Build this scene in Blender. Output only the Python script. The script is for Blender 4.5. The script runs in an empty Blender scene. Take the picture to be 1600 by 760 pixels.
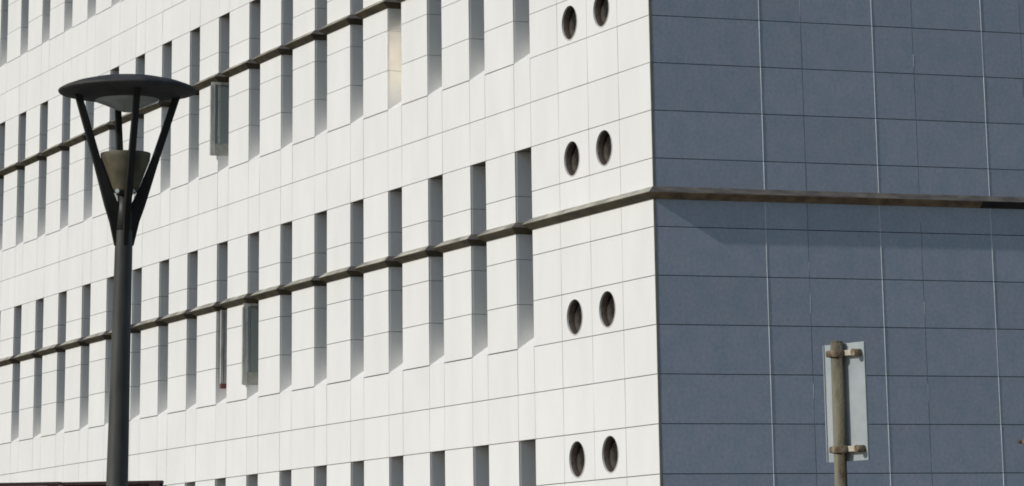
import bpy, bmesh, math, random
from mathutils import Vector, Matrix
random.seed(7)
sc = bpy.context.scene
COL = sc.collection
# ------------------------------------------------------------------ camera, sky, sun, exposure
Z0 = 5.2                                     # height of the lowest visible window heads above the pavement
cam_d = bpy.data.cameras.new('camera'); cam = bpy.data.objects.new('camera', cam_d); COL.objects.link(cam)
Rr = Vector((0.35091482, 0.93624219, -0.01758846)); Ru = Vector((0.23804482, -0.0710247, 0.96865378)); Rf = Vector((-0.90564532, 0.34410181, 0.24779123))
M = Matrix((Rr, Ru, -Rf)).transposed().to_4x4(); M.translation = Vector((62.34478, -25.39348, Z0 - 3.61192))
cam.matrix_world = M
cam_d.sensor_fit = 'HORIZONTAL'; cam_d.sensor_width = 36
cam_d.lens = 5081.265 / 1600 * 36
cam_d.shift_x = (800 - 888.185) / 1600
cam_d.shift_y = (-348.373 - 380) / 1600
cam_d.clip_start = 0.1; cam_d.clip_end = 5000
sc.camera = cam
sc.cycles.filter_width = 1.8
sc.cycles.blur_glossy = 0.2
sc.cycles.sample_clamp_indirect = 0
SUN = Vector((0.105, -1.0, 0.60)).normalized()     # towards the sun
w = bpy.data.worlds.new('World'); sc.world = w; w.use_nodes = True
nt = w.node_tree; bg = nt.nodes['Background']
sky = nt.nodes.new('ShaderNodeTexSky'); sky.sky_type = 'NISHITA'; sky.sun_disc = False
sky.sun_elevation = math.asin(SUN.z); sky.sun_rotation = math.atan2(SUN.x, SUN.y)
sky.air_density = 1.2; sky.dust_density = 0.6; sky.ozone_density = 1.2
nt.links.new(sky.outputs[0], bg.inputs[0]); bg.inputs[1].default_value = 0.08
sd = bpy.data.lights.new('sun', 'SUN'); sd.energy = 2.66; sd.angle = math.radians(0.53); sd.color = (1.0, 0.952, 0.885)
so = bpy.data.objects.new('sun', sd); COL.objects.link(so); so.rotation_euler = SUN.to_track_quat('Z', 'Y').to_euler()
so.location = (0, -40, 60)
sc.view_settings.view_transform = 'Standard'; sc.view_settings.look = 'None'
sc.view_settings.exposure = 0.0; sc.view_settings.gamma = 1.0; sc.view_settings.use_curve_mapping = False

# ------------------------------------------------------------------ helpers
def link(o, parent=None):
    COL.objects.link(o)
    if parent is not None: o.parent = parent
    return o
def tag(o, label=None, cat=None, group=None, kind=None):
    if label: o['label'] = label
    if cat: o['category'] = cat
    if group: o['group'] = group
    if kind: o['kind'] = kind
    return o
def empty(name, loc, rz=0.0):
    o = bpy.data.objects.new(name, None); o.location = loc; o.rotation_euler = (0, 0, rz); o.empty_display_size = 0.3
    return link(o)
def build(bm, name, mats, parent=None, smooth=False, bevel=0.0):
    bmesh.ops.recalc_face_normals(bm, faces=bm.faces)
    me = bpy.data.meshes.new(name); bm.to_mesh(me); bm.free()
    for m in (mats if isinstance(mats, (list, tuple)) else [mats]): me.materials.append(m)
    if smooth:
        for p in me.polygons: p.use_smooth = True
    o = bpy.data.objects.new(name, me)
    if bevel:
        b = o.modifiers.new('bevel', 'BEVEL'); b.width = bevel; b.segments = 2; b.limit_method = 'ANGLE'; b.angle_limit = math.radians(40)
    return link(o, parent)
def box(bm, x0, x1, y0, y1, z0, z1, mat=0, mtx=None):
    vs = [bm.verts.new((x, y, z)) for z in (z0, z1) for x, y in ((x0, y0), (x1, y0), (x1, y1), (x0, y1))]
    if mtx is not None:
        for v in vs: v.co = mtx @ v.co
    fs = []
    for f in ((0, 3, 2, 1), (4, 5, 6, 7), (0, 1, 5, 4), (1, 2, 6, 5), (2, 3, 7, 6), (3, 0, 4, 7)):
        a = bm.faces.new([vs[i] for i in f]); a.material_index = mat; fs.append(a)
    return fs
def prism(bm, poly, z0, z1, mat=0):
    a = [bm.verts.new((x, y, z0)) for x, y in poly]; b = [bm.verts.new((x, y, z1)) for x, y in poly]
    n = len(poly)
    for f in [a[::-1], b] + [[a[i], a[(i+1) % n], b[(i+1) % n], b[i]] for i in range(n)]:
        bm.faces.new(f).material_index = mat
def tube(bm, p0, p1, r0, r1=None, seg=20, cap=True, mat=0):
    p0, p1 = Vector(p0), Vector(p1); r1 = r0 if r1 is None else r1
    d = (p1 - p0).normalized(); a = d.orthogonal().normalized(); b = d.cross(a)
    r = [[bm.verts.new(p + (a*math.cos(t) + b*math.sin(t))*rr) for t in [2*math.pi*i/seg for i in range(seg)]] for p, rr in ((p0, r0), (p1, r1))]
    for i in range(seg):
        f = bm.faces.new((r[0][i], r[0][(i+1) % seg], r[1][(i+1) % seg], r[1][i])); f.smooth = True; f.material_index = mat
    if cap:
        bm.faces.new(r[0][::-1]).material_index = mat; bm.faces.new(r[1]).material_index = mat
def lathe(bm, prof, seg=48, centre=(0, 0, 0), mat=0, close=False):
    cx, cy, cz = centre; rings = []
    for r, z in prof:
        rings.append([bm.verts.new((cx, cy, cz+z))] if r < 1e-6 else [bm.verts.new((cx + r*math.cos(2*math.pi*i/seg), cy + r*math.sin(2*math.pi*i/seg), cz+z)) for i in range(seg)])
    pairs = list(zip(rings[:-1], rings[1:])) + ([(rings[-1], rings[0])] if close else [])
    for A, B in pairs:
        for i in range(seg):
            j = (i+1) % seg
            if len(A) == 1 and len(B) == 1: continue
            f = bm.faces.new((A[0], B[i], B[j]) if len(A) == 1 else (A[i], A[j], B[0]) if len(B) == 1 else (A[i], A[j], B[j], B[i]))
            f.smooth = True; f.material_index = mat

# ------------------------------------------------------------------ materials
def mat(name, c1, c2=None, scale=3.0, rough=0.6, metal=0.0, spec=0.4, island=0.0, bump=0.0, bscale=60.0, stretch=(1, 1, 1), rough2=None, detail=6.0, fac=(0.35, 0.65), grain=0.0, gscale=18.0):
    m = bpy.data.materials.new(name); m.use_nodes = True; t = m.node_tree; N = t.nodes; L = t.links
    b = N['Principled BSDF']; b.inputs['Roughness'].default_value = rough; b.inputs['Metallic'].default_value = metal
    b.inputs['Specular IOR Level'].default_value = spec
    tc = N.new('ShaderNodeTexCoord'); mp = N.new('ShaderNodeMapping'); mp.inputs['Scale'].default_value = stretch
    L.new(tc.outputs['Object'], mp.inputs[0])
    col = None
    if c2 is not None:
        n = N.new('ShaderNodeTexNoise'); n.inputs['Scale'].default_value = scale; n.inputs['Detail'].default_value = detail
        L.new(mp.outputs[0], n.inputs['Vector'])
        r = N.new('ShaderNodeValToRGB'); r.color_ramp.elements[0].position = fac[0]; r.color_ramp.elements[1].position = fac[1]
        r.color_ramp.elements[0].color = (*c1, 1); r.color_ramp.elements[1].color = (*c2, 1)
        L.new(n.outputs['Fac'], r.inputs[0]); col = r.outputs[0]
        if rough2 is not None:
            q = N.new('ShaderNodeMapRange'); q.inputs[3].default_value = rough; q.inputs[4].default_value = rough2
            L.new(n.outputs['Fac'], q.inputs[0]); L.new(q.outputs[0], b.inputs['Roughness'])
    else:
        v = N.new('ShaderNodeRGB'); v.outputs[0].default_value = (*c1, 1); col = v.outputs[0]
    if grain:
        n3 = N.new('ShaderNodeTexNoise'); n3.inputs['Scale'].default_value = gscale; n3.inputs['Detail'].default_value = 5; L.new(mp.outputs[0], n3.inputs['Vector'])
        q3 = N.new('ShaderNodeMapRange'); q3.inputs[1].default_value = 0.25; q3.inputs[2].default_value = 0.75; q3.inputs[3].default_value = 1-grain; q3.inputs[4].default_value = 1+grain
        L.new(n3.outputs['Fac'], q3.inputs[0]); x3 = N.new('ShaderNodeVectorMath'); x3.operation = 'SCALE'; L.new(col, x3.inputs[0]); L.new(q3.outputs[0], x3.inputs['Scale']); col = x3.outputs[0]
    if island:
        g = N.new('ShaderNodeNewGeometry'); q = N.new('ShaderNodeMapRange'); q.inputs[3].default_value = 1-island; q.inputs[4].default_value = 1+island*0.35
        L.new(g.outputs['Random Per Island'], q.inputs[0])
        x = N.new('ShaderNodeVectorMath'); x.operation = 'SCALE'; L.new(col, x.inputs[0]); L.new(q.outputs[0], x.inputs['Scale']); col = x.outputs[0]
    L.new(col, b.inputs['Base Color'])
    if bump:
        n2 = N.new('ShaderNodeTexNoise'); n2.inputs['Scale'].default_value = bscale; n2.inputs['Detail'].default_value = 4
        L.new(tc.outputs['Object'], n2.inputs['Vector'])
        bp = N.new('ShaderNodeBump'); bp.inputs['Strength'].default_value = bump; bp.inputs['Distance'].default_value = 0.01
        L.new(n2.outputs['Fac'], bp.inputs['Height']); L.new(bp.outputs[0], b.inputs['Normal'])
    return m
M_white = mat('white_panel', (0.80, 0.80, 0.775), (0.84, 0.84, 0.82), 1.3, 0.55, spec=0.3, island=0.022, stretch=(1, 1, 0.35))
M_jamb = mat('jamb_panel', (0.80, 0.795, 0.775), (0.86, 0.855, 0.84), 0.9, 0.5, spec=0.3)
M_slate = mat('slate_panel', (0.355, 0.415, 0.485), (0.425, 0.445, 0.52), 2.4, 0.5, spec=0.3, island=0.06, grain=0.12, gscale=14, bump=0.15, bscale=9, stretch=(1, 1, 1), detail=9, fac=(0.3, 0.7))
M_core = mat('joint_backing', (0.10, 0.10, 0.10), rough=0.9)
M_core2 = mat('joint_backing_slate', (0.05, 0.055, 0.065), rough=0.9)
M_strip = mat('aluminium_strip', (0.62, 0.65, 0.67), rough=0.45, metal=0.0, spec=0.5)
M_flash = mat('ledge_flashing', (0.19, 0.18, 0.145), (0.48, 0.46, 0.39), 1.8, 0.6, stretch=(1, 1, 3))
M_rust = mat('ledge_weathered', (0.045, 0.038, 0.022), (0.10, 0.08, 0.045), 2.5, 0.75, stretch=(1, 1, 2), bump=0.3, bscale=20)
M_flashd = mat('ledge_flashing_shade', (0.085, 0.078, 0.075), (0.16, 0.145, 0.125), 2.6, 0.7, stretch=(1, 1, 3))  # flashing colour darkened for the shade on the side wall and inside slots
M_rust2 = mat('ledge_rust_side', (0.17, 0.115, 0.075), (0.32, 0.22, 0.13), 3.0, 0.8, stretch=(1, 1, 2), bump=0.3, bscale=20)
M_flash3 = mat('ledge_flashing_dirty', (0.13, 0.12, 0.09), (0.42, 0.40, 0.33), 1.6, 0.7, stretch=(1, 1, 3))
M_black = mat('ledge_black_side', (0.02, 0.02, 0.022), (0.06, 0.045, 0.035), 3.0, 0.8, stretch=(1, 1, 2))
M_edge_shade = mat('corner_edge_shade', (0.20, 0.185, 0.16), (0.27, 0.25, 0.22), 3.0, 0.6)
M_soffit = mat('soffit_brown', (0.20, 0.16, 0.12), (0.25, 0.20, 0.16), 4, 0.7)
M_frame = mat('window_frame', (0.12, 0.12, 0.12), rough=0.4)
M_sash = mat('sash_frame', (0.48, 0.47, 0.42), (0.72, 0.71, 0.65), 6, 0.5, stretch=(1, 1, 0.4))
M_rail = mat('sash_rail', (0.26, 0.27, 0.23), (0.38, 0.39, 0.34), 7, 0.6)
M_liner = mat('porthole_liner', (0.035, 0.022, 0.013), (0.06, 0.045, 0.033), 6, 0.5)
M_ring = mat('porthole_ring', (0.72, 0.72, 0.70), rough=0.35)
M_red = mat('red_cap', (0.20, 0.085, 0.075), rough=0.6)
M_arm = mat('lamp_arm_paint', (0.014, 0.013, 0.012), (0.028, 0.026, 0.024), 9, 0.6, spec=0.2, stretch=(1, 1, 0.3))
M_lamp = mat('lamp_dark_paint', (0.034, 0.033, 0.032), (0.062, 0.059, 0.056), 9, 0.55, rough2=0.75, bump=0.2, bscale=80, stretch=(1, 1, 0.3))
M_lamp2 = mat('lamp_grey_paint', (0.034, 0.034, 0.033), (0.068, 0.066, 0.060), 8, 0.5, stretch=(1, 1, 0.3))
M_bowl = mat('bowl_dirty_olive', (0.065, 0.055, 0.032), (0.125, 0.108, 0.068), 9, 0.6, bump=0.2)
M_bolt = mat('bolt_zinc', (0.65, 0.72, 0.70), rough=0.35, metal=0.6)
M_galv = mat('galvanised_sheet', (0.32, 0.36, 0.375), (0.39, 0.425, 0.435), 14, 0.55, spec=0.3, detail=8)
M_post = mat('rusty_beige_post', (0.05, 0.036, 0.02), (0.20, 0.185, 0.125), 16, 0.8, stretch=(1, 1, 0.22), bump=0.5, bscale=120, fac=(0.34, 0.52))
M_rusty = mat('rusty_collar', (0.09, 0.06, 0.035), (0.30, 0.245, 0.165), 45, 0.8, bump=0.5, bscale=150)
M_strap = mat('strap_cream', (0.42, 0.37, 0.28), (0.55, 0.50, 0.42), 22, 0.6)
M_fence = mat('brown_boards', (0.035, 0.018, 0.02), (0.06, 0.03, 0.03), 6, 0.7, stretch=(6, 6, 0.6), bump=0.3)
M_asph = mat('asphalt', (0.045, 0.045, 0.047), (0.06, 0.06, 0.06), 30, 0.9, bump=0.4, bscale=120)
M_pave = mat('paving', (0.24, 0.23, 0.215), (0.30, 0.29, 0.27), 2.0, 0.85, bump=0.3)
M_kerb = mat('kerb_stone', (0.35, 0.34, 0.32), (0.42, 0.41, 0.39), 8, 0.8)
M_paint = mat('road_paint', (0.75, 0.75, 0.72), (0.8, 0.8, 0.77), 20, 0.7)
M_roof = mat('roof_gravel', (0.22, 0.22, 0.21), (0.3, 0.3, 0.28), 20, 0.9)
def glassmat(name, c, rough=0.04, spec=1.0):
    m = bpy.data.materials.new(name); m.use_nodes = True; b = m.node_tree.nodes['Principled BSDF']
    b.inputs['Base Color'].default_value = (*c, 1); b.inputs['Roughness'].default_value = rough; b.inputs['Specular IOR Level'].default_value = spec
    return m
M_glass = glassmat('dark_glass', (0.02, 0.025, 0.028))
M_glass2 = glassmat('sash_glass', (0.22, 0.25, 0.24), 0.4, 0.4)
M_mirror = bpy.data.materials.new('tinted_mirror'); M_mirror.use_nodes = True
_b = M_mirror.node_tree.nodes['Principled BSDF']; _b.inputs['Metallic'].default_value = 1; _b.inputs['Base Color'].default_value = (1.0, 0.95, 0.82, 1); _b.inputs['Roughness'].default_value = 0.06
M_pglass = mat('porthole_glass', (0.006, 0.006, 0.006), (0.065, 0.06, 0.05), 2.6, 0.12, spec=0.35, fac=(0.40, 0.62), rough2=0.3)
M_lens = glassmat('lamp_lens', (0.36, 0.38, 0.36), 0.25, 0.6)

# ------------------------------------------------------------------ ground
bm = bmesh.new(); box(bm, -600, 600, -600, 600, -0.5, 0.0); tag(build(bm, 'ground', M_asph), kind='structure')
bm = bmesh.new(); box(bm, -58, 6.0, -8.0, 34, 0.004, 0.13)
tag(build(bm, 'pavement', M_pave), kind='structure')
bm = bmesh.new(); box(bm, 6.003, 6.16, -8.16, 34, 0.004, 0.137); box(bm, -58, 6.0, -8.16, -8.003, 0.004, 0.137)
tag(build(bm, 'kerb', M_kerb, bevel=0.01), kind='structure')
bm = bmesh.new()
for i in range(14): box(bm, -40 + i*6, -37 + i*6, -12.5, -12.36, 0.002, 0.006)
tag(build(bm, 'road_marking', M_paint), kind='structure')
bm = bmesh.new(); box(bm, 26, 80, -34, -15.5, 0.004, 0.12); tag(build(bm, 'footpath', M_pave), kind='structure')

# ------------------------------------------------------------------ the building
W_ = 1.41661; PITCH = 5 + W_; C0, P_, S_, D_ = 5.87387, 2.47112, 0.87036, 1.47999
ANG = math.radians(5.2305)      # the white facade turns 5 degrees out of square with the slate wall
NS = 19; UEND = C0 + NS*P_ + 1.6; TROWS = [n*PITCH + Z0 for n in range(4)]; ZTOP = TROWS[-1] + 2.0
SLOTH = 3 + W_; DEP = 0.72; SILL = 0.48; PT = 0.045; GH, GV = 0.0085, 0.0055
SLEDGE = 0.18
bld = empty('office_building', (0, 0, 0))
tag(bld, 'large office block with white panel facade of tall slots and slate blue side wall', 'building')
def lrot(o): o.rotation_euler = (0, 0, ANG); return o
# facade coordinates: x = -u (u runs left from the corner), y = depth into the wall, z = world height
def cols():
    out = [('c', 0, D_), ('c', D_, 2*D_), ('c', 2*D_, 3*D_), ('c', 3*D_, C0)]
    for k in range(NS):
        out += [('s', C0 + k*P_, C0 + k*P_ + S_), ('p', C0 + k*P_ + S_, C0 + (k+1)*P_)]
    out.append(('p', C0 + NS*P_, UEND))
    return out
PORT = set()
def panel(bm, u0, u1, z0, z1, gl=True, gr=True, gb=True, gt=True):
    a = u0 + (GV if gr else 0); b = u1 - (GV if gl else 0); c = z0 + (GH if gb else 0); d = z1 - (GH if gt else 0)
    j = random.uniform(-0.0012, 0.0012); t = random.uniform(-0.0016, 0.0016)
    fs = box(bm, -b, -a, j, PT, c, d)
    for v in {v for f in fs for v in f.verts}:
        if v.co.y < 0.02: v.co.y += t*(1 if v.co.z > (c+d)/2 else -1) + t*0.7*(1 if v.co.x > -(a+b)/2 else -1)
def holed(bm, u0, u1, z0, z1, uc, zc, r):
    a, b, c, d = u0+GV, u1-GV, z0+GH, z1-GH; n = 48; y = random.uniform(-0.001, 0.001)
    def outer(t):
        dx, dz = math.cos(t), math.sin(t); k = 1e9
        if dx > 1e-9: k = min(k, (-a + uc)/dx)
        if dx < -1e-9: k = min(k, (-b + uc)/dx)
        if dz > 1e-9: k = min(k, (d - zc)/dz)
        if dz < -1e-9: k = min(k, (c - zc)/dz)
        return (-uc + dx*k, zc + dz*k)
    angs = sorted([2*math.pi*i/n for i in range(n)] + [math.atan2(zz-zc, xx+uc) % (2*math.pi) for xx in (-a, -b) for zz in (c, d)])
    n = len(angs)
    I = [bm.verts.new((-uc + r*math.cos(t), y, zc + r*math.sin(t))) for t in angs]; O = [bm.verts.new((outer(t)[0], y, outer(t)[1])) for t in angs]
    I2 = [bm.verts.new((v.co.x, PT, v.co.z)) for v in I]; O2 = [bm.verts.new((v.co.x, PT, v.co.z)) for v in O]
    for i in range(n):
        j = (i+1) % n
        bm.faces.new((I[i], O[i], O[j], I[j])); bm.faces.new((I[i], I[j], I2[j], I2[i])); bm.faces.new((O[j], O[i], O2[i], O2[j]))
bm = bmesh.new()
ports = []
for T in TROWS:
    lev = [T, T-1, T-1-W_, T-2-W_, T-3-W_]; sp = [T-3-W_, T-4-W_, T-5-W_]
    if T == TROWS[0]: sp = [T-3-W_, 0.14]
    for ty, u0, u1 in cols():
        if ty != 's':
            for i in range(4):
                zb, zt = lev[i+1], lev[i]
                if ty == 'c' and u0 in (D_, 2*D_) and i in (0, 3-0):
                    zc = (zb+zt)/2 - (0.03 if u0 > 1.5*D_ else 0); uc = (u0+u1)/2 + (0.1 if u0 > 1.5*D_ else 0); ports.append((uc, zc)); holed(bm, u0, u1, zb, zt, uc, zc, 0.385)
                else: panel(bm, u0, u1, zb + (0.010 if i == 3 and ty == 'p' else 0), zt)
        for i in range(len(sp)-1):
            panel(bm, u0, u1, sp[i+1], sp[i], gt=not (ty == 's' and i == 0))
for ty, u0, u1 in cols():
    T = TROWS[-1]
    panel(bm, u0, u1, T, T+1); panel(bm, u0, u1, T+1, T+2)
o = lrot(build(bm, 'facade_cladding', M_white, bld)); o['label'] = 'bright white square cladding panels in full sun'
# backing behind the joints (pieces stop short of the slots)
bm = bmesh.new(); Y1 = DEP + 0.05
for k in range(-1, NS):
    a = C0 + k*P_ + S_ + 0.05 if k >= 0 else 0.08; b = C0 + (k+1)*P_ - 0.05 if k < NS-1 else UEND - 0.05
    box(bm, -b, -a, (PT + 0.004) if k >= 0 else 0.46, Y1, 0.0, ZTOP - 0.05)
for T in TROWS + [TROWS[-1] + PITCH]:
    z0 = T - 5 - W_ + 0.05; z1 = T - 3 - W_ - 0.02
    if T == TROWS[0]: z0 = 0.0
    if T == TROWS[-1] + PITCH: z0 = TROWS[-1] + 0.05; z1 = ZTOP - 0.06
    for k in range(NS):
        box(bm, -(C0 + k*P_ + S_ + 0.05), -(C0 + k*P_ - 0.05), PT + 0.006, Y1 - 0.01, z0, z1)
# thin backing right behind the corner zone, with room left for the porthole tubes
prev = 0.08
for x0, x1 in ((0.08, 1.5*D_ - 0.42), (1.5*D_ + 0.42, 2.5*D_ - 0.32), (2.5*D_ + 0.52, C0 - 0.05)):
    box(bm, -x1, -x0, PT + 0.004, 0.45, 0.0, ZTOP - 0.07)
zs = sorted({round(z, 4) for u, z in ports if u < 2*D_}); edge = [0.0] + [e for z in zs for e in (z - 0.45, z + 0.42)] + [ZTOP - 0.08]
for i in range(0, len(edge), 2):
    for uc in (1.5*D_, 2.5*D_ + 0.1): box(bm, -(uc + 0.415), -(uc - 0.415), PT + 0.007, 0.44, edge[i], edge[i+1])
lrot(build(bm, 'facade_backing', M_core, bld))

# building mass and roof
ca, sa = math.cos(ANG), math.sin(ANG)
def LW(u, v): return (-u*ca - v*sa, -u*sa + v*ca)
bm = bmesh.new(); YB = 34.0
prism(bm, [LW(0.15, Y1 + 0.01), (-0.075, 0.9), (-0.075, YB - 0.05), LW(UEND - 0.06, 26), LW(UEND - 0.06, Y1 + 0.01)][::1], 0.0, ZTOP - 0.3)
build(bm, 'building_core', M_core2, bld)
bm = bmesh.new(); prism(bm, [LW(0.2, 0.3), (-0.3, YB - 0.2), LW(UEND - 0.2, 25.8), LW(UEND - 0.2, 0.3)], ZTOP - 0.29, ZTOP - 0.2)
build(bm, 'roof', M_roof, bld)

# slate side wall: x = 0 plane, running along y
J = [0.052, 2.52346, 3.48843, 5.17285, 6.13444, 7.81283, 8.77212]
while J[-1] < YB - 3: J += [J[-1] + 1.67, J[-1] + 2.64]
J.append(YB)
rows = []
for T in TROWS[::-1]:
    rows += [T+2 if T == TROWS[-1] else None, T+1, T, T-1, T-1-W_, T-2-W_, T-3-W_]
rows = sorted({round(r, 4) for r in rows if r is not None} | {0.14})
rows = [r for i, r in enumerate(rows) if r >= 0.14]
bm = bmesh.new(); g = 0.008
for i in range(len(rows)-1):
    for j in range(len(J)-1):
        off = random.uniform(-0.001, 0.001); tl = random.uniform(-0.0008, 0.0008)
        gv = 0.005
        ga = 0.008 if j % 2 == 0 and j > 0 else 0.005; gb = 0.008 if j % 2 == 1 else 0.005
        fs = box(bm, -0.06, off, J[j] + ga, J[j+1] - gb, rows[i] + g, rows[i+1] - g)
        for v in {v for f in fs for v in f.verts}:
            if v.co.x > -0.03: v.co.x += tl*(1 if v.co.z > (rows[i] + rows[i+1])/2 else -1) + random.uniform(-0.0003, 0.0003)
o = build(bm, 'side_wall_cladding', M_slate, bld); o['label'] = 'shaded slate blue panels of the side wall'
# pale beads sealing every second upright joint; the joints between keep only faint scraps of them
for j in range(1, len(J)-1):
    wide = (j % 2 == 1)
    st = []
    for i in range(len(rows)-1):
        h = rows[i+1] - rows[i]; z = rows[i]
        if wide:
            r = random.uniform(0.0085, 0.011) if random.random() > .1 else 0.006
            st += [(z, 0.004), (z + 0.02, r), (z + h*0.5, r*random.uniform(0.85, 1.0)), (z + h - 0.02, r)]
        else:
            a = random.uniform(0, 0.6); b = min(a + random.uniform(0.2, 0.4), 0.97); r = random.uniform(0.003, 0.0055) if random.random() < .5 else 0.0008
            st += [(z, 0.0006), (z + a*h + 0.01, 0.0008), (z + a*h + 0.02, r), (z + b*h, r), (z + b*h + 0.01, 0.0008)]
    bm = bmesh.new(); rings = []
    for z, r in st:
        rings.append([bm.verts.new((-0.012 if q in (0, 8) else -0.002 + r*math.sin(math.pi*q/8), J[j] + 0.004*0 - r*math.cos(math.pi*q/8), z)) for q in range(9)])
    for A, B in zip(rings[:-1], rings[1:]):
        for q in range(8): bm.faces.new((A[q], A[q+1], B[q+1], B[q])).smooth = True
    build(bm, 'joint_strip', M_strip, bld)

bm = bmesh.new(); box(bm, -0.02, 0.004, 0.003, 0.050, 0.14, ZTOP - 0.01); build(bm, 'corner_edge_shade', M_edge_shade, bld)  # dark strip added, coloured like the facade panel edge in shade
# ledges that follow every corner of the facade and run on round the slate wall
def ledge(T):
    top_ok = T < TROWS[2] - 1
    zt = T - 1 - W_ + 0.827; zb = T - 1 - W_ + 0.564
    n_side = Vector((1, 0)); d = 0.5
    path = [Vector((0, YB)), Vector((0, 7.55)), Vector((0, 0))]
    for k in range(NS):
        a = C0 + k*P_; path += [Vector(LW(a, 0)), Vector(LW(a, d)), Vector(LW(a + S_, d)), Vector(LW(a + S_, 0))]
    path.append(Vector(LW(UEND, 0)))
    prof = [(-0.03, zt + 0.01, 0), (0.004, zt, 0), (SLEDGE, zt - 0.132, 1), (SLEDGE - 0.006, zt - 0.152, 1), (0.03, zb + 0.006, 1), (-0.03, zb, 1)]
    bm = bmesh.new(); n = len(path); rings = []
    for o_, z, _ in prof:
        ring = []
        for i, p in enumerate(path):
            ns = []
            if i > 0: t = (p - path[i-1]).normalized(); ns.append(Vector((-t.y, t.x)))
            if i < n-1: t = (path[i+1] - p).normalized(); ns.append(Vector((-t.y, t.x)))
            if len(ns) == 1: q = p + ns[0]*o_
            else:
                m = (ns[0] + ns[1]).normalized(); q = p + m*(o_/max(0.3, m.dot(ns[0])))
            ring.append(bm.verts.new((q.x, q.y, z)))
        rings.append(ring)
    for r in range(len(prof)-1):
        for i in range(n-1):
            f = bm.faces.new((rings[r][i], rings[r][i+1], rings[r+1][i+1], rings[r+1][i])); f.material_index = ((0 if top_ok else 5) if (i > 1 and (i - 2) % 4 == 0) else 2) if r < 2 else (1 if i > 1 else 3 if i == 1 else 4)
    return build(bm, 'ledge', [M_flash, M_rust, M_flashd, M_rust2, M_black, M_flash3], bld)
for T in TROWS:
    ledge(T)

# slot windows: one prototype, copied with its panes
def window_proto():
    bm = bmesh.new(); s = S_; T = 0.0
    lev = [0, -1, -1-W_, -2-W_, -3-W_]
    def xb(u0, u1, y0, y1, z0, z1, m): box(bm, -u1, -u0, y0, y1, z0, z1, m)
    for i in range(4):      # reveal panels, jointed like the facade
        zt, zb = lev[i] - (0.006 if i else 0.0), lev[i+1] + (0.006 if i < 3 else 0.0)
        for u0, u1 in ((s, s + 0.044), (-0.044, 0.0)):
            xb(u0, u1, PT + 0.001, DEP, zb, zt, 1)
    # sloping sill
    vs = [bm.verts.new(v) for v in ((0.0, 0.0, -SLOTH), (-s, 0.0, -SLOTH), (-s, DEP, -SLOTH + SILL), (0.0, DEP, -SLOTH + SILL), (0.0, 0.0, -SLOTH - 0.0), (-s, 0, -SLOTH))]
    f = bm.faces.new(vs[:4]); f.material_index = 0
    xb(0.001, s - 0.001, 0.02, DEP - 0.02, 0.001, 0.04, 2)      # head
    # frame at the back
    for u0, u1 in ((0.001, 0.06), (s - 0.06, s - 0.001)): xb(u0, u1, DEP - 0.09, DEP - 0.03, -SLOTH + SILL - 0.04, -0.001, 3)
    zc = -1 - W_ + 0.695
    for z0, z1 in ((-0.07, -0.002), (zc - 0.25, zc + 0.25), (-SLOTH + SILL - 0.05, -SLOTH + SILL + 0.02)): xb(0.061, s - 0.061, DEP - 0.088, DEP - 0.032, z0, z1, 3)
    o = build(bm, 'window', [M_white, M_jamb, M_soffit, M_frame])
    panes = []
    for z0, z1 in ((zc + 0.25, -0.07), (-SLOTH + SILL + 0.02, zc - 0.25)):
        bm = bmesh.new(); box(bm, -(s - 0.06), -0.06, DEP - 0.066, DEP - 0.052, z0, z1); panes.append(build(bm, 'pane', M_glass, o))
    return o, panes
WP, PN = window_proto()
first = True; WIN = {}
ranges = {0: range(0, 13), 1: range(0, NS), 2: range(0, NS), 3: range(0, NS)}
for r, T in enumerate(TROWS):
    for k in range(NS):
        if first: o = WP; ps = PN; first = False
        else:
            o = WP.copy(); COL.objects.link(o); ps = []
            for p in PN:
                q = p.copy(); COL.objects.link(q); q.parent = o; ps.append(q)
        o.parent = bld; x, y = LW(C0 + k*P_, 0); o.location = (x, y, T); lrot(o)
        o['group'] = 'tall slot windows of the white facade'; WIN[(r, k)] = (o, ps)
# the slot whose reveal glows: an unseen mirror pane is added, angled to throw sun on it
th = math.radians(28)
o, ps = WIN[(2, 3)]
ps[1].hide_render = False
bm = bmesh.new()
L_ = (S_ - 0.03)/math.cos(th)
mt = Matrix.Translation((-0.015, 0.21, 0)) @ Matrix.Rotation(-th, 4, 'Z')
box(bm, -L_, 0, -0.008, 0.008, -SLOTH + SILL + 0.10, -1 - W_ + 0.35, 0, mt)
sa_ = build(bm, 'sash', M_mirror, o); sa_['label'] = 'unseen tinted mirror pane added ajar to throw sunlight on the reveal'

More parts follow.
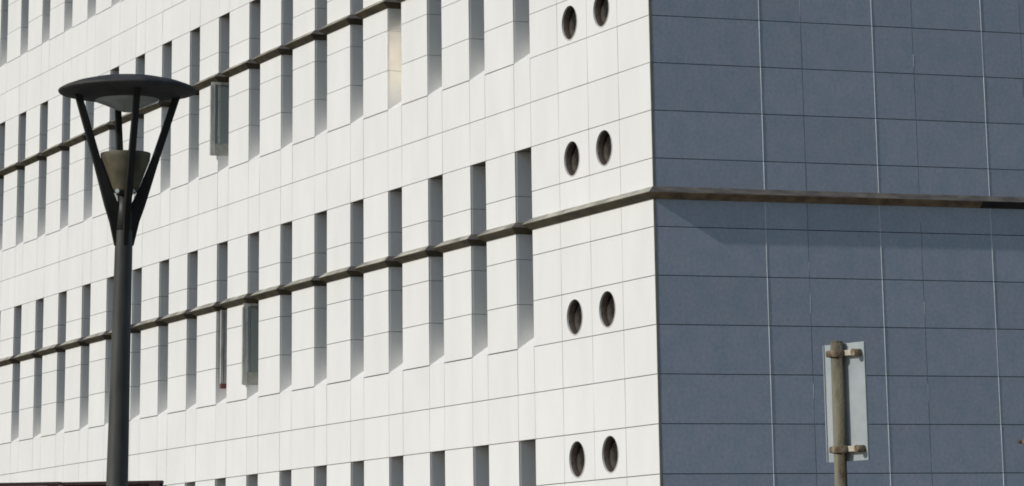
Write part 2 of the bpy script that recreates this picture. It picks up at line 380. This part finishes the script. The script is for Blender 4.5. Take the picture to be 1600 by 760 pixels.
# outward opened sashes below the ledge
def sash(r, k, u, v0, v1, ztop, zbot, th_=0.05, red=False):
    o, _ = WIN[(r, k)]
    bm = bmesh.new(); fr = 0.07 if not red else 0.075
    xb = lambda y0, y1, z0, z1, m=0, t=th_: box(bm, -(u + t/2), -(u - t/2), y0, y1, z0, z1, m)
    fl_ = fr*1.5 if not red else fr; rb = 0.34 if not red else 0.1
    xb(v0, v0 + fl_, zbot, ztop); xb(v1 - fr, v1, zbot, ztop); xb(v0 + fl_ + 0.001, v1 - fr - 0.001, zbot, zbot + rb, 3, th_*0.9); xb(v0 + fl_ + 0.001, v1 - fr - 0.001, ztop - fr, ztop, 0, th_*0.96)
    xb(v0 + fl_ + 0.001, v1 - fr - 0.001, zbot + rb + 0.001, ztop - fr - 0.001, 1, th_*0.3)
    if red:
        box(bm, -(u + 0.06), -(u - 0.06), v0 - 0.005, v1 + 0.005, zbot - 0.13, zbot - 0.002, 2)
    else:
        box(bm, -(u + 0.06), -(u - 0.04), v0 - 0.03, v0 - 0.002, zbot + 0.02, ztop - 0.1, 0)     # drip edge facing outwards
    if not red:
        c = Vector((-u, v1, 0)); q = Matrix.Translation(c) @ Matrix.Rotation(math.radians(-9), 4, 'Z') @ Matrix.Translation(-c)
        bmesh.ops.transform(bm, matrix=q, verts=bm.verts)
    s = build(bm, 'sash', [M_sash, M_glass2, M_red, M_rail], o)
    return s
s1 = sash(2, 8, S_ - 0.05, -0.20, 0.42, -1 - W_ + 0.56, -1 - W_ - 1.52); s1['label'] = 'open grey sash standing out from the slot'
s2 = sash(1, 7, S_ - 0.05, -0.11, 0.42, -1 - W_ + 0.56, -1 - W_ - 1.62); s2['label'] = 'open grey sash standing out from the slot'
s3 = sash(1, 8, S_ - 0.42, -0.02, 0.16, -1 - W_ + 0.56, -1 - W_ - 1.45, red=True); s3['label'] = 'narrow open sash with a red end'

# portholes
def port_proto():
    R = 0.375; n = 48
    bm = bmesh.new()
    # liner tube, open at the front (axis along y)
    def ring(r, y): return [bm.verts.new((r*math.cos(2*math.pi*i/n), y, r*math.sin(2*math.pi*i/n))) for i in range(n)]
    A, B = ring(R, 0.004), ring(R, 0.44); C_, D2 = ring(R + 0.02, 0.004), ring(R + 0.02, 0.44)
    for P, Q in ((A, B), (B, D2), (D2, C_), (C_, A)):
        for i in range(n):
            f = bm.faces.new((P[i], P[(i+1) % n], Q[(i+1) % n], Q[i])); f.smooth = True
    o = build(bm, 'porthole', M_liner)
    bm = bmesh.new()
    def ring2(r, y): return [bm.verts.new((r*math.cos(2*math.pi*i/n), y, r*math.sin(2*math.pi*i/n))) for i in range(n)]
    rr = [ring2(R + 0.014, -0.004), ring2(R + 0.014, -0.012), ring2(R + 0.001, -0.012), ring2(R - 0.004, 0.03)]
    for P, Q in zip(rr[:-1], rr[1:]):
        for i in range(n):
            f = bm.faces.new((P[i], P[(i+1) % n], Q[(i+1) % n], Q[i]))
    a = build(bm, 'rim', M_ring, o)
    bm = bmesh.new()
    c = bm.verts.new((0, 0.17, 0)); q = [bm.verts.new((R*math.cos(2*math.pi*i/n), 0.17, R*math.sin(2*math.pi*i/n))) for i in range(n)]
    for i in range(n): bm.faces.new((c, q[i], q[(i+1) % n]))
    b = build(bm, 'pane', M_pglass, o)
    return o, [a, b]
PP, PC = port_proto(); first = True
for uc, zc in ports:
    if first: o = PP; first = False
    else:
        o = PP.copy(); COL.objects.link(o)
        for p in PC:
            q = p.copy(); COL.objects.link(q); q.parent = o
    o.parent = bld; x, y = LW(uc, 0); o.location = (x, y, zc); lrot(o); o['group'] = 'round porthole windows near the corner'

# ------------------------------------------------------------------ street lamp
RH = Vector((0.35517861, 0.93479846, 0)); FH = Vector((-0.93479846, 0.35517861, 0))
LX, LY = 40.8703, -20.4653
lamp = empty('street_lamp', (LX, LY, 0)); tag(lamp, 'dark street lamp with disc canopy on four splayed arms before the white facade', 'street lamp')
lamp.rotation_euler = (0, 0, math.atan2(RH.y, RH.x))       # local x = to the right as seen, local y = away
HZ = 5.0437
def off(z): return -0.047*(4.094 - z)/4.094 - 0.008 if z < 4.1 else -0.008
bm = bmesh.new()
zs_ = [0.0, 0.25, 0.26, 1.2, 2.42, 3.25, 4.09, 4.34]; rs = [0.11, 0.11, 0.079, 0.077, 0.072, 0.064, 0.058, 0.040]
for i in range(len(zs_)-1): tube(bm, (off(zs_[i]), 0, zs_[i]), (off(zs_[i+1]), 0, zs_[i+1]), rs[i], rs[i+1], 28, cap=(i in (0, len(zs_)-2)))
build(bm, 'pole', M_lamp2, lamp)
# canopy: shallow dome with rolled rim
bm = bmesh.new()
lathe(bm, [(0, 0.085), (0.12, 0.082), (0.25, 0.066), (0.36, 0.040), (0.43, 0.014), (0.462, -0.004), (0.465, -0.012), (0.458, -0.022), (0.42, -0.032), (0.34, -0.046), (0.25, -0.068), (0.22, -0.072), (0, -0.074)], 64, (0, 0, HZ))
can = build(bm, 'canopy', M_lamp, lamp)
bm = bmesh.new(); lathe(bm, [(0.215, -0.072), (0.21, -0.082), (0.15, -0.105), (0.08, -0.135), (0.03, -0.153), (0, -0.156)], 40, (0, 0, HZ))
build(bm, 'lens', M_lens, lamp, smooth=True)
# arms
base_a = math.radians(19)
for i in range(4):
    a = base_a + i*math.pi/2
    c, s = math.cos(a), math.sin(a)
    top = Vector((0.34*c, 0.34*s, HZ - 0.03)); mid = Vector((0.066*c - 0.008, 0.066*s, 4.15)); bot = Vector((0.050*c - 0.008, 0.050*s, 3.99))
    bm = bmesh.new(); tdir = Vector((-s, c, 0)); rdir = Vector((c, s, 0))
    secs = [(top + rdir*0.03 + Vector((0, 0, 0.012)), 0.020, 0.020), (top, 0.020, 0.024), (top.lerp(mid, 0.5), 0.022, 0.026), (top.lerp(mid, 0.72) - rdir*0.004, 0.022, 0.036), (top.lerp(mid, 0.88) - rdir*0.012, 0.022, 0.048), (mid - rdir*0.012, 0.020, 0.046), (bot, 0.016, 0.014)]
    rings = []
    for p, ht, hr in secs: rings.append([bm.verts.new(p + tdir*x*ht + rdir*y*hr) for x, y in ((-1, -1), (1, -1), (1, 1), (-1, 1))])
    for A, B in zip(rings[:-1], rings[1:]):
        for q in range(4): bm.faces.new((A[q], A[(q+1) % 4], B[(q+1) % 4], B[q]))
    bm.faces.new(rings[0][::-1]); bm.faces.new(rings[-1])
    build(bm, 'arm', M_arm, lamp, bevel=0.005)
bm = bmesh.new(); lathe(bm, [(0.166, 0.0), (0.168, -0.006), (0.162, -0.05), (0.088, -0.245), (0.080, -0.262), (0.0, -0.262)], 48, (-0.006, 0, 4.61))
lathe(bm, [(0.163, 0.0), (0.157, -0.04), (0.08, -0.235), (0, -0.24)], 48, (-0.006, 0, 4.61))
build(bm, 'reflector_bowl', M_bowl, lamp)
for sx in (-0.035, 0.066):
    bm = bmesh.new(); tube(bm, (sx - 0.008, -0.115, 4.345), (sx - 0.008, -0.02, 4.345), 0.014, 0.014, 10); build(bm, 'bolt', M_bolt, lamp)
bm = bmesh.new(); tube(bm, (-0.008, 0, 4.33), (-0.008, 0, 4.36), 0.055, 0.055, 24); build(bm, 'collar', M_lamp, lamp)
bm = bmesh.new(); box(bm, -0.055, 0.055, -0.085, -0.079, 0.45, 0.85); build(bm, 'hatch', M_lamp, lamp, bevel=0.004)

# ------------------------------------------------------------------ street sign seen from behind
SX, SY = 50.4084, -19.7555
sign = empty('street_sign', (SX, SY, 0), math.atan2(RH.y, RH.x)); tag(sign, 'grey metal street sign seen from the back on a rusty beige post', 'street sign')
bm = bmesh.new(); tube(bm, (0.004 + -0.02, 0, 0), (0, 0, 2.60), 0.0255, 0.0255, 24); tube(bm, (0, 0, 2.6001), (0, 0, 2.606), 0.0265, 0.022, 24)
build(bm, 'post', M_post, sign)
pd = Vector((0.62, -0.785, 0)).normalized(); pn = Vector((-pd.y, pd.x, 0))   # pn points away from the camera
if pn.y < 0: pn = -pn
pm = Matrix(((pd.x, pn.x, 0, 0.0), (pd.y, pn.y, 0, 0.048), (0, 0, 1, 0), (0, 0, 0, 1)))
bm = bmesh.new(); box(bm, -0.072, 0.170, 0.0, 0.003, 2.135, 2.597, 0, pm)
for x in (-0.072, 0.166): box(bm, x, x + 0.004, -0.006, -0.0005, 2.136, 2.596, 0, pm)
build(bm, 'sign_plate', M_galv, sign, bevel=0.001)
for zc in (2.555, 2.180):
    bm = bmesh.new()
    tube(bm, (0, 0, zc - 0.014), (0, 0, zc + 0.014), 0.036, 0.036, 28)
    box(bm, -0.045, -0.025, -0.006, 0.012, zc - 0.012, zc + 0.012)                  # ears of the collar
    cl = build(bm, 'clamp', M_rusty, sign, bevel=0.003)
    bm = bmesh.new()
    box(bm, 0.012, 0.140, -0.022, -0.001, zc - 0.010, zc + 0.013, 0, pm)
    build(bm, 'strap', M_strap, cl, bevel=0.003)
    bm = bmesh.new(); a = pm @ Vector((0.140, -0.040, zc)); b = pm @ Vector((0.140, -0.0005, zc)); tube(bm, a, b, 0.014, 0.014, 14)
    build(bm, 'bolt', M_rusty, cl)

# ------------------------------------------------------------------ brown board fence at the lower left
fe = Vector((33.3207, -18.3525, 0)); fs = Vector((32.80361, -19.71345, 0)); fd = (fs - fe).normalized()
fence = empty('board_fence', fe, math.atan2(fd.y, fd.x)); tag(fence, 'dark brown board fence with a flat capping beside the lamp pole', 'fence')
FT = 2.7605
fl = 8.4
for i in range(10):
    x0, x1 = i*0.903 + (0.0 if i == 0 else 0.0), (i+1)*0.903 - 0.012
    bm = bmesh.new(); b = 0
    while b < 7:
        box(bm, x0 + b*0.129, x0 + b*0.129 + 0.1285, 0.0, 0.022, 0.05, FT - 0.03); b += 1
    build(bm, 'boards', M_fence, fence, bevel=0.003)
    bm = bmesh.new(); box(bm, x0 + 0.004, (i+1)*0.903 + 0.004, 0.0225, 0.045, FT - 0.35, FT - 0.031); build(bm, 'rail', M_fence, fence)
    bm = bmesh.new(); dz = 0.002 if i % 2 else -0.002; box(bm, x0 - 0.0, x1 + 0.004, -0.04, 0.06, FT - 0.029 + dz, FT + dz); build(bm, 'capping', M_fence, fence, bevel=0.003)
    bm = bmesh.new(); box(bm, x0 + 0.02, x0 + 0.11, 0.024, 0.11, 0.0, FT - 0.032); build(bm, 'post', M_fence, fence)

# ------------------------------------------------------------------ tip of a rusty barrier arm entering from the right
arm = empty('barrier', (54.3, -20.72, 0), math.atan2(RH.y, RH.x)); tag(arm, 'tip of a dark rusty bar entering the frame low at the right edge', 'barrier')
bm = bmesh.new(); tube(bm, (0, 0, 0), (0, 0, 2.06), 0.03, 0.03, 20); build(bm, 'post', M_rusty, arm)
tip = Vector((54.19195764, -21.00200175, 2.0131)) - Vector((54.3, -20.72, 0)); tl = Vector((tip.dot(RH), tip.dot(FH), tip.z))
bm = bmesh.new(); tube(bm, tl + Vector((0.0, 0, 0)), tl + Vector((0.012, 0, 0.0008)), 0.0035, 0.006, 14); tube(bm, tl + Vector((0.012, 0, 0.0008)), (-0.03, tl.y*0 , 2.016), 0.006, 0.012, 14)
build(bm, 'bar', M_rusty, arm)
